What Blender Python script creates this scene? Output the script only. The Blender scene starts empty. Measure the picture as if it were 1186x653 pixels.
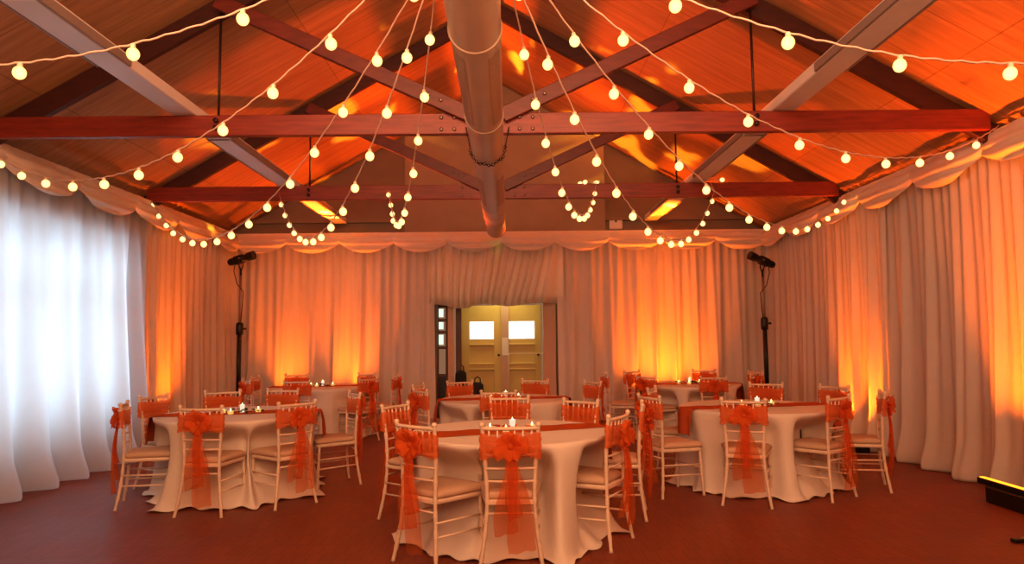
import bpy, math, random
from mathutils import Vector, Matrix
random.seed(7)
PI = math.pi
scene = bpy.context.scene
COL = scene.collection

# ------------------------------------------------------------------ camera
F_PX = 800.0
def make_camera():
    W, H = 1186.0, 653.0
    Y = Vector(((588 - W/2)/F_PX, -(392.5 - H/2)/F_PX, -1.0)).normalized()   # world +Y seen from the camera
    X = Vector((1.0, 0.0105, 0.0)); X = (X - Y*X.dot(Y)).normalized()
    Z = X.cross(Y)
    m = Matrix((X, Y, Z)).to_4x4()
    m.translation = Vector((0, 0, 1.445))
    cd = bpy.data.cameras.new('camera'); co = bpy.data.objects.new('camera', cd)
    COL.objects.link(co); co.matrix_world = m
    cd.sensor_fit = 'HORIZONTAL'; cd.sensor_width = 36.0; cd.lens = 36.0*F_PX/W
    cd.clip_start = 0.05
    scene.camera = co
make_camera()

# ------------------------------------------------------------------ materials
def newmat(name):
    m = bpy.data.materials.new(name); m.use_nodes = True
    nt = m.node_tree; nt.nodes.clear()
    out = nt.nodes.new('ShaderNodeOutputMaterial')
    return m, nt, out
def N(nt, t, **kw):
    n = nt.nodes.new(t)
    for k, v in kw.items():
        if k in n.inputs: n.inputs[k].default_value = v
        else: setattr(n, k, v)
    return n
def L(nt, a, b): nt.links.new(a, b)
def c4(c): return (c[0], c[1], c[2], 1.0)

def principled(name, col, rough=0.5, metal=0.0, noise=0.0, nscale=8.0, stretch=(1,1,1), bump=0.0, col2=None, spec=0.5):
    m, nt, out = newmat(name)
    b = N(nt, 'ShaderNodeBsdfPrincipled'); b.inputs['Roughness'].default_value = rough
    b.inputs['Metallic'].default_value = metal
    b.inputs['Specular IOR Level'].default_value = spec
    L(nt, b.outputs[0], out.inputs[0])
    b.inputs['Base Color'].default_value = c4(col)
    if noise > 0 or bump > 0 or col2:
        tc = N(nt, 'ShaderNodeTexCoord'); mp = N(nt, 'ShaderNodeMapping'); mp.inputs['Scale'].default_value = stretch
        L(nt, tc.outputs['Object'], mp.inputs[0])
        nz = N(nt, 'ShaderNodeTexNoise'); nz.inputs['Scale'].default_value = nscale; nz.inputs['Detail'].default_value = 5
        L(nt, mp.outputs[0], nz.inputs[0])
        cr = N(nt, 'ShaderNodeValToRGB')
        lo = col2 if col2 else tuple(x*(1-noise) for x in col)
        cr.color_ramp.elements[0].position = 0.3; cr.color_ramp.elements[1].position = 0.7
        cr.color_ramp.elements[0].color = c4(lo); cr.color_ramp.elements[1].color = c4(col)
        L(nt, nz.outputs[0], cr.inputs[0]); L(nt, cr.outputs[0], b.inputs['Base Color'])
        if bump > 0:
            bp = N(nt, 'ShaderNodeBump'); bp.inputs['Strength'].default_value = bump; bp.inputs['Distance'].default_value = 0.01
            L(nt, nz.outputs[0], bp.inputs['Height']); L(nt, bp.outputs[0], b.inputs['Normal'])
    return m

def cloth_mat(name, col, trans=0.35, transp=0.0, wr=0.1, nscale=30, sheen=False):
    """diffuse + translucent fabric, optionally see-through (organza)"""
    m, nt, out = newmat(name)
    tc = N(nt, 'ShaderNodeTexCoord')
    nz = N(nt, 'ShaderNodeTexNoise'); nz.inputs['Scale'].default_value = nscale; nz.inputs['Detail'].default_value = 4
    L(nt, tc.outputs['Object'], nz.inputs[0])
    cr = N(nt, 'ShaderNodeValToRGB')
    cr.color_ramp.elements[0].color = c4([x*(1-wr) for x in col]); cr.color_ramp.elements[1].color = c4(col)
    L(nt, nz.outputs[0], cr.inputs[0])
    d = N(nt, 'ShaderNodeBsdfDiffuse'); t = N(nt, 'ShaderNodeBsdfTranslucent')
    L(nt, cr.outputs[0], d.inputs[0]); L(nt, cr.outputs[0], t.inputs[0])
    mx = N(nt, 'ShaderNodeMixShader'); mx.inputs[0].default_value = trans
    L(nt, d.outputs[0], mx.inputs[1]); L(nt, t.outputs[0], mx.inputs[2])
    last = mx
    if sheen:
        g = N(nt, 'ShaderNodeBsdfGlossy'); g.inputs['Roughness'].default_value = 0.45
        g.inputs[0].default_value = c4([min(1, x*1.3+0.1) for x in col])
        m3 = N(nt, 'ShaderNodeMixShader'); m3.inputs[0].default_value = 0.12
        L(nt, last.outputs[0], m3.inputs[1]); L(nt, g.outputs[0], m3.inputs[2]); last = m3
    if transp > 0:
        tp = N(nt, 'ShaderNodeBsdfTransparent'); tp.inputs[0].default_value = c4([0.5+0.5*x for x in col])
        m2 = N(nt, 'ShaderNodeMixShader'); m2.inputs[0].default_value = 1-transp
        L(nt, tp.outputs[0], m2.inputs[1]); L(nt, last.outputs[0], m2.inputs[2]); last = m2
    L(nt, last.outputs[0], out.inputs[0])
    return m

def emit_mat(name, col, strength, edge=None):
    m, nt, out = newmat(name)
    e = N(nt, 'ShaderNodeEmission'); e.inputs[1].default_value = strength; e.inputs[0].default_value = c4(col)
    if edge:
        lw = N(nt, 'ShaderNodeLayerWeight'); lw.inputs[0].default_value = 0.35
        mixc = N(nt, 'ShaderNodeMix', data_type='RGBA')
        L(nt, lw.outputs['Facing'], mixc.inputs[0]); mixc.inputs[6].default_value = c4(col); mixc.inputs[7].default_value = c4(edge)
        L(nt, mixc.outputs[2], e.inputs[0])
    L(nt, e.outputs[0], out.inputs[0])
    return m

def floor_mat():
    m, nt, out = newmat('parquet_floor')
    b = N(nt, 'ShaderNodeBsdfPrincipled'); b.inputs['Specular IOR Level'].default_value = 0.35
    tc = N(nt, 'ShaderNodeTexCoord'); mp = N(nt, 'ShaderNodeMapping'); L(nt, tc.outputs['Object'], mp.inputs[0])
    br = N(nt, 'ShaderNodeTexBrick'); br.inputs['Scale'].default_value = 1.0
    br.inputs['Brick Width'].default_value = 0.09; br.inputs['Row Height'].default_value = 0.22
    br.offset = 0.5
    br.inputs['Mortar Size'].default_value = 0.003
    br.inputs['Color1'].default_value = c4((0.27, 0.064, 0.026)); br.inputs['Color2'].default_value = c4((0.235, 0.055, 0.022))
    br.inputs['Mortar'].default_value = c4((0.16, 0.040, 0.018))
    L(nt, mp.outputs[0], br.inputs[0])
    nz = N(nt, 'ShaderNodeTexNoise'); nz.inputs['Scale'].default_value = 1.3; nz.inputs['Detail'].default_value = 6
    L(nt, mp.outputs[0], nz.inputs[0])
    mixc = N(nt, 'ShaderNodeMix', data_type='RGBA', blend_type='MULTIPLY'); mixc.inputs[0].default_value = 0.45
    cr = N(nt, 'ShaderNodeValToRGB'); cr.color_ramp.elements[0].position = .3; cr.color_ramp.elements[1].position = .7
    cr.color_ramp.elements[0].color = c4((.6, .6, .6)); L(nt, nz.outputs[0], cr.inputs[0])
    L(nt, br.outputs[0], mixc.inputs[6]); L(nt, cr.outputs[0], mixc.inputs[7])
    L(nt, mixc.outputs[2], b.inputs['Base Color'])
    rr = N(nt, 'ShaderNodeMapRange'); rr.inputs[3].default_value = 0.42; rr.inputs[4].default_value = 0.6
    L(nt, nz.outputs[0], rr.inputs[0]); L(nt, rr.outputs[0], b.inputs['Roughness'])
    bp = N(nt, 'ShaderNodeBump'); bp.inputs['Strength'].default_value = 0.15; bp.inputs['Distance'].default_value = 0.004
    L(nt, br.outputs[1], bp.inputs['Height']); bp.invert = True; L(nt, bp.outputs[0], b.inputs['Normal'])
    L(nt, b.outputs[0], out.inputs[0])
    return m

def deck_mat():
    """roof lining boards: grain runs down the slope (object x), joints every 1.2 m"""
    m, nt, out = newmat('roof_lining')
    b = N(nt, 'ShaderNodeBsdfPrincipled'); b.inputs['Roughness'].default_value = 0.6; b.inputs['Specular IOR Level'].default_value = 0.3
    tc = N(nt, 'ShaderNodeTexCoord'); mp = N(nt, 'ShaderNodeMapping'); mp.inputs['Scale'].default_value = (0.5, 7.0, 1.0)
    L(nt, tc.outputs['UV'], mp.inputs[0])
    nz = N(nt, 'ShaderNodeTexNoise'); nz.inputs['Scale'].default_value = 2.2; nz.inputs['Detail'].default_value = 7; nz.inputs['Roughness'].default_value = .65
    L(nt, mp.outputs[0], nz.inputs[0])
    cr = N(nt, 'ShaderNodeValToRGB'); cr.color_ramp.elements[0].position = .28; cr.color_ramp.elements[1].position = .75
    cr.color_ramp.elements[0].color = c4((.36, .18, .08)); cr.color_ramp.elements[1].color = c4((.62, .35, .165))
    L(nt, nz.outputs[0], cr.inputs[0])
    mp2 = N(nt, 'ShaderNodeMapping'); L(nt, tc.outputs['UV'], mp2.inputs[0])
    br = N(nt, 'ShaderNodeTexBrick'); br.offset = 0.0
    br.inputs['Brick Width'].default_value = 2.4; br.inputs['Row Height'].default_value = 0.6; br.inputs['Mortar Size'].default_value = 0.006
    br.inputs['Scale'].default_value = 1.0
    br.inputs['Color1'].default_value = c4((1, 1, 1)); br.inputs['Color2'].default_value = c4((.88, .88, .88)); br.inputs['Mortar'].default_value = c4((.6, .55, .5))
    L(nt, mp2.outputs[0], br.inputs[0])
    mixc = N(nt, 'ShaderNodeMix', data_type='RGBA', blend_type='MULTIPLY'); mixc.inputs[0].default_value = 1.0
    L(nt, cr.outputs[0], mixc.inputs[6]); L(nt, br.outputs[0], mixc.inputs[7]); L(nt, mixc.outputs[2], b.inputs['Base Color'])
    L(nt, b.outputs[0], out.inputs[0])
    return m

M = {}
M['floor'] = floor_mat()
M['deck'] = deck_mat()
M['plaster'] = principled('plaster', (.27, .20, .14), .8, noise=.12, nscale=3)
M['plaster_light'] = principled('plaster_light', (.37, .285, .20), .8, noise=.1, nscale=3)
M['wall'] = principled('wall_paint', (.5, .4, .32), .8, noise=.1, nscale=3)
M['beam'] = principled('stained_timber', (.30, .040, .020), .42, noise=.0, nscale=5, stretch=(.6, 6, 6), col2=(.17, .020, .011), bump=.1)
M['rafter'] = principled('stained_timber_dark', (.065, .012, .008), .5, nscale=5, stretch=(1, 4, 4), col2=(.04, .008, .005), bump=.1)
M['web'] = principled('stained_timber_web', (.16, .024, .014), .45, nscale=5, stretch=(1, 4, 4), col2=(.10, .014, .009), bump=.1)
M['steel'] = principled('dark_steel', (.05, .03, .025), .4, .7)
M['bolt'] = principled('bolt_steel', (.30, .22, .19), .4, .8)
M['trunk'] = principled('white_enamel', (.86, .85, .85), .4, noise=.06, nscale=2)
M['trunk_edge'] = principled('grey_lip', (.30, .24, .22), .5, noise=.1, nscale=6)
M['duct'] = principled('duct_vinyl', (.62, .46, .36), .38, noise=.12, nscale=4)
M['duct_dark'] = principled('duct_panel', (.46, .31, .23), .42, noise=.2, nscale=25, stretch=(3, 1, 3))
M['curtain'] = cloth_mat('ivory_curtain', (.85, .80, .74), .26, wr=.05, nscale=12)
M['sheer'] = cloth_mat('white_sheer_curtain', (.88, .87, .86), .68, wr=.04, nscale=12)
M['swag'] = cloth_mat('ivory_swag', (.90, .84, .75), .10, wr=.05, nscale=12)
M['tablecloth'] = cloth_mat('ivory_tablecloth', (.88, .80, .70), .12, wr=.05, nscale=14)
M['runner'] = cloth_mat('orange_satin', (.58, .12, .028), .15, wr=.15, nscale=18, sheen=True)
M['organza'] = cloth_mat('orange_organza', (1.0, .30, .07), .45, transp=.56, wr=.25, nscale=25)
M['organza_thin'] = cloth_mat('orange_organza_thin', (1.0, .33, .085), .45, transp=.66, wr=.3, nscale=18)
M['organza_bow'] = cloth_mat('orange_organza_bow', (1.0, .26, .055), .40, transp=.38, wr=.35, nscale=30)
M['chair'] = principled('limewash_wood', (.82, .66, .50), .38, noise=.14, nscale=14, stretch=(1, 1, 3))
M['cushion'] = cloth_mat('cream_cushion', (.62, .44, .31), .0, wr=.1, nscale=60)
M['black'] = principled('black_metal', (.012, .011, .012), .38, .2)
M['black_fabric'] = principled('black_fabric', (.015, .013, .014), .8, noise=.2, nscale=30)
M['pole'] = principled('anodised_pole', (.40, .34, .30), .35, .8)
M['glass_lens'] = emit_mat('lit_lens', (1, .45, .1), 1.5)
M['bulb'] = emit_mat('frosted_lit_bulb', (1.0, .78, .36), 1.7, edge=(1.0, .55, .08))
M['cable'] = principled('pale_cable', (.72, .50, .40), .5)
M['holder'] = principled('bulb_holder', (.80, .66, .52), .4)
M['cream_door'] = principled('cream_door_paint', (.68, .52, .17), .45, noise=.06, nscale=4)
M['lobby'] = principled('lobby_paint', (.62, .42, .30), .7, noise=.06, nscale=3)
M['darkwood'] = principled('dark_door_wood', (.12, .035, .02), .45, noise=.3, nscale=6, stretch=(4, 4, .6))
M['pane'] = emit_mat('self_lit_frosted_pane', (.97, 1.0, .90), 1.9)  # emission stands in for daylight behind the door glass
M['pane_green'] = emit_mat('self_lit_clear_pane', (.75, .95, .75), 1.1)  # daylight put into the pane as emission
M['white'] = principled('white_plastic', (.80, .74, .66), .45)
M['glow_led'] = emit_mat('amber_led', (1.0, .26, .015), 3.5)
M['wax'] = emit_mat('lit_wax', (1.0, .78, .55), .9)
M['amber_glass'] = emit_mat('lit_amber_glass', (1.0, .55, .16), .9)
M['flame'] = emit_mat('candle_flame', (1.0, .72, .25), 6.0)
M['petal'] = cloth_mat('orange_petals', (.85, .16, .03), .2, wr=.4, nscale=60)
M['leaf'] = cloth_mat('dark_leaves', (.10, .11, .03), .15, wr=.4, nscale=60)
def glass_mat():
    m, nt, out = newmat('clear_glass')
    t = N(nt, 'ShaderNodeBsdfTransparent'); g = N(nt, 'ShaderNodeBsdfGlossy'); g.inputs['Roughness'].default_value = .05
    t.inputs[0].default_value = (.95, .97, .97, 1)
    mx = N(nt, 'ShaderNodeMixShader'); mx.inputs[0].default_value = .08
    L(nt, t.outputs[0], mx.inputs[1]); L(nt, g.outputs[0], mx.inputs[2]); L(nt, mx.outputs[0], out.inputs[0])
    return m
M['glass'] = glass_mat()

# ------------------------------------------------------------------ mesh builder
class MB:
    def __init__(s): s.v = []; s.f = []; s.uv = None
    def add(s, vs, fs):
        b = len(s.v); s.v += [tuple(v) for v in vs]; s.f += [tuple(i+b for i in f) for f in fs]; return s
    def box(s, c, d, rot=None):
        x, y, z = d[0]/2, d[1]/2, d[2]/2
        vs = [Vector(p) for p in ((-x,-y,-z),(x,-y,-z),(x,y,-z),(-x,y,-z),(-x,-y,z),(x,-y,z),(x,y,z),(-x,y,z))]
        if rot is not None: vs = [rot @ v for v in vs]
        c = Vector(c)
        return s.add([v+c for v in vs], [(0,3,2,1),(4,5,6,7),(0,1,5,4),(1,2,6,5),(2,3,7,6),(3,0,4,7)])
    def bbox(s, c, d, bev=.01, rot=None):
        """box with chamfered edges"""
        x, y, z = d[0]/2, d[1]/2, d[2]/2; b = min(bev, x*.9, y*.9, z*.9)
        pts = []
        import itertools
        for sx, sy, sz in itertools.product((-1, 1), repeat=3):
            pts += [Vector((sx*(x-b), sy*(y-b), sz*z)), Vector((sx*(x-b), sy*y, sz*(z-b))), Vector((sx*x, sy*(y-b), sz*(z-b)))]
        if rot is not None: pts = [rot @ p for p in pts]
        c = Vector(c)
        import bmesh
        bm = bmesh.new(); vs = [bm.verts.new(p+c) for p in pts]
        bmesh.ops.convex_hull(bm, input=vs)
        bm.verts.index_update()
        s.add([v.co for v in bm.verts], [[v.index for v in f.verts] for f in bm.faces]); bm.free()
        return s
    def tube(s, pts, r, n=8, cap=True):
        pts = [Vector(p) for p in pts]; m = len(pts)
        rs = r if isinstance(r, (list, tuple)) else [r]*m
        b = len(s.v); up = None
        for i, p in enumerate(pts):
            t = (pts[min(i+1, m-1)] - pts[max(i-1, 0)]).normalized()
            if up is None:
                up = Vector((0, 0, 1)) if abs(t.z) < .9 else Vector((0, 1, 0))
            a = (up - t*up.dot(t)).normalized(); up = a; c = t.cross(a)
            for k in range(n):
                an = 2*PI*k/n; s.v.append(tuple(p + (a*math.cos(an)+c*math.sin(an))*rs[i]))
        for i in range(m-1):
            for k in range(n):
                k2 = (k+1) % n
                s.f.append((b+i*n+k, b+i*n+k2, b+(i+1)*n+k2, b+(i+1)*n+k))
        if cap:
            s.f.append(tuple(b+k for k in reversed(range(n)))); s.f.append(tuple(b+(m-1)*n+k for k in range(n)))
        return s
    def lathe(s, prof, n=16, c=(0,0,0), rot=None):
        """prof: list of (r, z) about local z"""
        c = Vector(c); b = len(s.v); m = len(prof)
        for r, z in prof:
            for k in range(n):
                p = Vector((r*math.cos(2*PI*k/n), r*math.sin(2*PI*k/n), z))
                if rot is not None: p = rot @ p
                s.v.append(tuple(p+c))
        for i in range(m-1):
            for k in range(n):
                k2 = (k+1) % n
                s.f.append((b+i*n+k, b+i*n+k2, b+(i+1)*n+k2, b+(i+1)*n+k))
        if prof[0][0] > 1e-5: s.f.append(tuple(b+k for k in reversed(range(n))))
        if prof[-1][0] > 1e-5: s.f.append(tuple(b+(m-1)*n+k for k in range(n)))
        return s
    def grid(s, fn, nu, nv, wrap=False):
        b = len(s.v)
        for j in range(nv+1):
            for i in range(nu + (0 if wrap else 1)):
                s.v.append(tuple(fn(i/nu, j/nv)))
        w = nu if wrap else nu+1
        for j in range(nv):
            for i in range(nu):
                i2 = (i+1) % w if wrap else i+1
                s.f.append((b+j*w+i, b+j*w+i2, b+(j+1)*w+i2, b+(j+1)*w+i))
        return s
    def torus(s, R, r, c=(0,0,0), rot=None, n=16, k=8, squash=1.0):
        c = Vector(c); b = len(s.v)
        for i in range(n):
            a = 2*PI*i/n
            for j in range(k):
                q = 2*PI*j/k
                p = Vector(((R+r*math.cos(q))*math.cos(a), (R+r*math.cos(q))*math.sin(a)*squash, r*math.sin(q)))
                if rot is not None: p = rot @ p
                s.v.append(tuple(p+c))
        for i in range(n):
            for j in range(k):
                s.f.append((b+i*k+j, b+((i+1)%n)*k+j, b+((i+1)%n)*k+(j+1)%k, b+i*k+(j+1)%k))
        return s
    def mesh(s, name, mat, smooth=True):
        me = bpy.data.meshes.new(name); me.from_pydata(s.v, [], s.f); me.validate(); me.update()
        if mat: me.materials.append(mat)
        if smooth:
            me.polygons.foreach_set('use_smooth', [True]*len(me.polygons))
        return me
    def build(s, name, mat, parent=None, smooth=True, sharp=None, loc=None):
        me = s.mesh(name, mat, smooth)
        if sharp is not None:
            me.set_sharp_from_angle(angle=math.radians(sharp))
        o = bpy.data.objects.new(name, me); COL.objects.link(o)
        if parent: o.parent = parent
        if loc: o.location = loc
        return o

def sphere_prof(r, n=8, z0=0.0, squash=1.0):
    return [(r*math.sin(PI*i/n), z0 - r*squash*math.cos(PI*i/n)) for i in range(n+1)]

def empty(name, loc=(0,0,0), rz=0.0):
    o = bpy.data.objects.new(name, None); COL.objects.link(o); o.location = loc; o.rotation_euler = (0, 0, rz); o.empty_display_size = .1
    return o
def tag(o, label=None, cat=None, group=None, kind=None):
    if label: o['label'] = label
    if cat: o['category'] = cat
    if group: o['group'] = group
    if kind: o['kind'] = kind
    return o
def children_of(): 
    d = {}
    for o in bpy.data.objects:
        if o.parent: d.setdefault(o.parent.name, []).append(o)
    return d
def copy_tree(o, parent=None, cm=None):
    c = o.copy(); COL.objects.link(c); c.parent = parent
    for ch in cm.get(o.name, []): copy_tree(ch, c, cm)
    return c
def rotz(a): return Matrix.Rotation(a, 3, 'Z')
def rotx(a): return Matrix.Rotation(a, 3, 'X')
def roty(a): return Matrix.Rotation(a, 3, 'Y')

# ------------------------------------------------------------------ room dimensions
XL, XR, YB = -4.85, 4.65, 12.2        # curtain planes
CX = -0.17                             # ridge / truss centre
RIDGE, SLOPE = 6.15, 0.575
def deck_z(x): return RIDGE - SLOPE*abs(x-CX)
Y0, Y1 = -1.5, 12.46                   # roof extent
WL, WR, WB = -5.14, 4.92, 12.42

def struct(o, label=None, cat=None): return tag(o, label, cat, kind='structure')

# floor
fl = MB().box((0, 6.2, -.05), (11, 16.6, .1)).build('floor', M['floor'], smooth=False)
struct(fl)
# roof lining, two slopes
def roof(side, name):
    xe = (WL-.1) if side < 0 else (WR+.1)
    length = abs(xe-CX)*math.sqrt(1+SLOPE**2)
    mb = MB()
    a, b = (CX, deck_z(CX)), (xe, deck_z(xe))
    t = .08
    vs = [(a[0],Y0,a[1]),(b[0],Y0,b[1]),(b[0],Y1,b[1]),(a[0],Y1,a[1]),(a[0],Y0,a[1]+t),(b[0],Y0,b[1]+t),(b[0],Y1,b[1]+t),(a[0],Y1,a[1]+t)]
    mb.add(vs, [(0,1,2,3),(7,6,5,4),(0,4,5,1),(1,5,6,2),(2,6,7,3),(3,7,4,0)])
    o = mb.build(name, M['deck'], smooth=False)
    uv = o.data.uv_layers.new(name='UVMap')
    for lp in o.data.loops:
        v = o.data.vertices[lp.vertex_index].co
        uv.data[lp.index].uv = (abs(v.x-CX)*1.153 + (0 if side < 0 else 7.3), v.y)
    return struct(o)
roof(-1, 'ceiling_left'); roof(1, 'ceiling_right')

# side walls
WIN_Y0, WIN_Y1, WIN_Z0, WIN_Z1 = 5.3, 8.95, .25, 2.8
def wall_left():
    mb = MB(); t = .16; xc = WL-t/2
    top = deck_z(WL)
    mb.box((xc, (Y0+WIN_Y0)/2, top/2), (t, WIN_Y0-Y0, top))
    mb.box((xc, (Y1+WIN_Y1)/2, top/2), (t, Y1-WIN_Y1, top))
    mb.box((xc, (WIN_Y0+WIN_Y1)/2, WIN_Z0/2), (t, WIN_Y1-WIN_Y0, WIN_Z0))
    mb.box((xc, (WIN_Y0+WIN_Y1)/2, (top+WIN_Z1)/2), (t, WIN_Y1-WIN_Y0, top-WIN_Z1))
    return struct(mb.build('wall_left', M['wall'], smooth=False))
wall_left()
tp = deck_z(WR)
struct(MB().box((WR+.08, (Y0+Y1)/2, tp/2), (.16, Y1-Y0, tp)).build('wall_right', M['wall'], smooth=False))
# window in the left wall, behind the curtain
def window_left():
    w = empty('window_1', (WL-.08, (WIN_Y0+WIN_Y1)/2, WIN_Z0)); struct(w)
    W_, H_ = WIN_Y1-WIN_Y0, WIN_Z1-WIN_Z0
    fr = MB()
    fr.box((0, 0, .03), (.08, W_, .06)).box((0, 0, H_-.03), (.08, W_, .06))
    for k in range(5): fr.box((0, -W_/2+.03+k*(W_-.06)/4, H_/2), (.08, .06, H_))
    fr.box((0, 0, H_*.68), (.06, W_, .04))
    struct(fr.build('window_frame', M['white'], w, smooth=False))
    struct(MB().box((0, 0, H_/2), (.006, W_, H_)).build('window_pane', M['glass'], w, smooth=False))
window_left()

# back wall with opening to the lobby, gable up to the roof
OX0, OX1, OZ = -1.27, .88, 2.3
def wall_back():
    mb = MB(); t = .2
    def prism(poly):
        n = len(poly)
        vs = [(x, WB, z) for x, z in poly] + [(x, WB+t, z) for x, z in poly]
        fs = [tuple(range(n)), tuple(reversed(range(n, 2*n)))] + [(i, i+n, (i+1) % n+n, (i+1) % n) for i in range(n)]
        mb.add(vs, fs)
    prism([(WL-.16, 0), (OX0, 0), (OX0, OZ), (WL-.16, OZ)])
    prism([(OX1, 0), (WR+.16, 0), (WR+.16, OZ), (OX1, OZ)])
    prism([(WL-.16, OZ), (WR+.16, OZ), (WR+.16, deck_z(WR+.16)), (CX, RIDGE), (WL-.16, deck_z(WL-.16))])
    return struct(mb.build('wall_back', M['plaster'], smooth=False))
wall_back()
# projecting lighter panel in the middle of the gable
px0, px1 = -1.83, 1.78
mb = MB()
poly = [(px0, 3.2), (px1, 3.2), (px1, deck_z(px1)-.01), (CX, RIDGE-.01), (px0, deck_z(px0)-.01)]
vs = [(x, WB-.12, z) for x, z in poly] + [(x, WB, z) for x, z in poly]
mb.add(vs, [tuple(range(5)), tuple(reversed(range(5, 10)))] + [(i, i+5, (i+1) % 5+5, (i+1) % 5) for i in range(5)])
struct(mb.build('wall_gable_panel', M['plaster_light'], smooth=False))
# ledge on the gable either side of the panel
struct(MB().box(((px1+WR)/2, WB-.04, 3.60), (WR-px1, .08, .07)).box(((px0+WL)/2, WB-.04, 3.60), (px0-WL, .08, .07)).build('trim_1', M['plaster'], smooth=False))
# wall plates under the eaves
struct(MB().box((WL+.06, (Y0+WB)/2, deck_z(WL)-.13), (.12, WB-Y0, .14)).build('trim_2', M['rafter'], smooth=False))
struct(MB().box((WR-.06, (Y0+WB)/2, deck_z(WR)-.13), (.12, WB-Y0, .14)).build('trim_3', M['rafter'], smooth=False))

# ------------------------------------------------------------------ trusses
def bar(mb, a, b, depth, thick, y):
    a = Vector((a[0], y, a[1])); b = Vector((b[0], y, b[1])); d = (b-a); ln = d.length
    ang = math.atan2(d.z, d.x)
    mb.bbox((a+b)/2, (ln, thick, depth), .006, rot=Matrix.Rotation(-ang, 3, 'Y'))
CH_Z = 3.425; CH_D = .195
RAF_D = .19
bolt_mesh = MB().lathe([(0, 0), (.017, .001), (.017, .012), (.010, .018), (0, .018)], 8, (0, 0, 0), rotx(PI/2)).mesh('bolt', M['bolt'])
def bolt(t, x, z, y):
    o = bpy.data.objects.new('bolt', bolt_mesh); COL.objects.link(o); o.parent = t; o.location = (x, y, z)
def truss(y, label):
    t = empty('roof_truss', (CX, y, CH_Z)); tag(t, label, 'roof truss', 'timber roof trusses')
    e = 4.78
    mb = MB(); bar(mb, (-e+.12, 0), (e-.12, 0), CH_D, .07, 0); mb.build('bottom_chord', M['beam'], t, sharp=30, smooth=False)
    def rz_(u): return deck_z(CX+u) - CH_Z - .012 - RAF_D*.58
    for s in (-1, 1):
        mb = MB(); bar(mb, (s*4.76, rz_(4.76)), (s*.02, rz_(.02)), RAF_D, .07, .075); mb.build('rafter', M['rafter'], t, smooth=False)
        mb = MB(); bar(mb, (s*.14, .06), (s*2.50, rz_(2.50)), .14, .06, -.067); mb.build('diagonal_web', M['web'], t, smooth=False)
        mb = MB().tube([(s*2.48, .0, -.05), (s*2.48, .0, rz_(2.48)-.02)], .012, 6)
        mb.lathe([(0,0),(.022,.002),(.022,.03),(0,.03)], 8, (s*2.48, -.045, -.03), rotx(PI/2))
        mb.lathe([(0,0),(.022,.002),(.022,.03),(0,.03)], 8, (s*2.48, -.045, .04), rotx(PI/2))
        mb.build('tie_rod', M['steel'], t)
        for dx in (.30, .42):
            for dz in (-.055, .055): bolt(t, s*dx, dz, -.036)
        for q in (.16, .27):
            ux = s*(.14 + q); bolt(t, ux+s*.12, .06 + (q+.12)*rz_(2.5)/2.36*1.0, -.098)
    return t
truss(6.25, 'dark red timber roof truss nearer the camera, spanning the full picture width')
truss(9.2, 'dark red timber roof truss further back, close to the gable wall')
truss(3.3, 'dark red timber roof truss overhead that all the bulb strings start from')

# ------------------------------------------------------------------ trunking along the roof
def trunking(x, label, ends):
    t = empty('light_trunking', (x, 2.0, CH_Z+CH_D/2)); tag(t, label, 'light trunking', 'ceiling trunking runs')
    ln = 12.2-2.0
    MB().bbox((0, ln/2, .055), (.22, ln, .10), .008).build('trunking_body', M['trunk'], t, smooth=False)
    for s in (-1, 1):
        for e0, e1 in ends:
            MB().bbox((s*.122, (e0+e1)/2, .04), (.022, e1-e0, .07), .004).build('side_lip', M['trunk_edge'], t, smooth=False)
    for e0, e1 in ends:
        MB().bbox((0, e0, -.001), (.222, .012, .012), .002).build('joint_strip', M['trunk_edge'], t, smooth=False)
trunking(-2.96, 'long pale light trunking resting on the trusses on the daylit side', [(.1, 1.1), (1.15, 3.1), (5.0, 6.9), (7.4, 9.6)])
trunking(2.58, 'long orange-lit light trunking resting on the trusses on the other side', [(.1, 1.1), (1.15, 3.3), (5.0, 6.9), (7.4, 9.6)])

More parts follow.
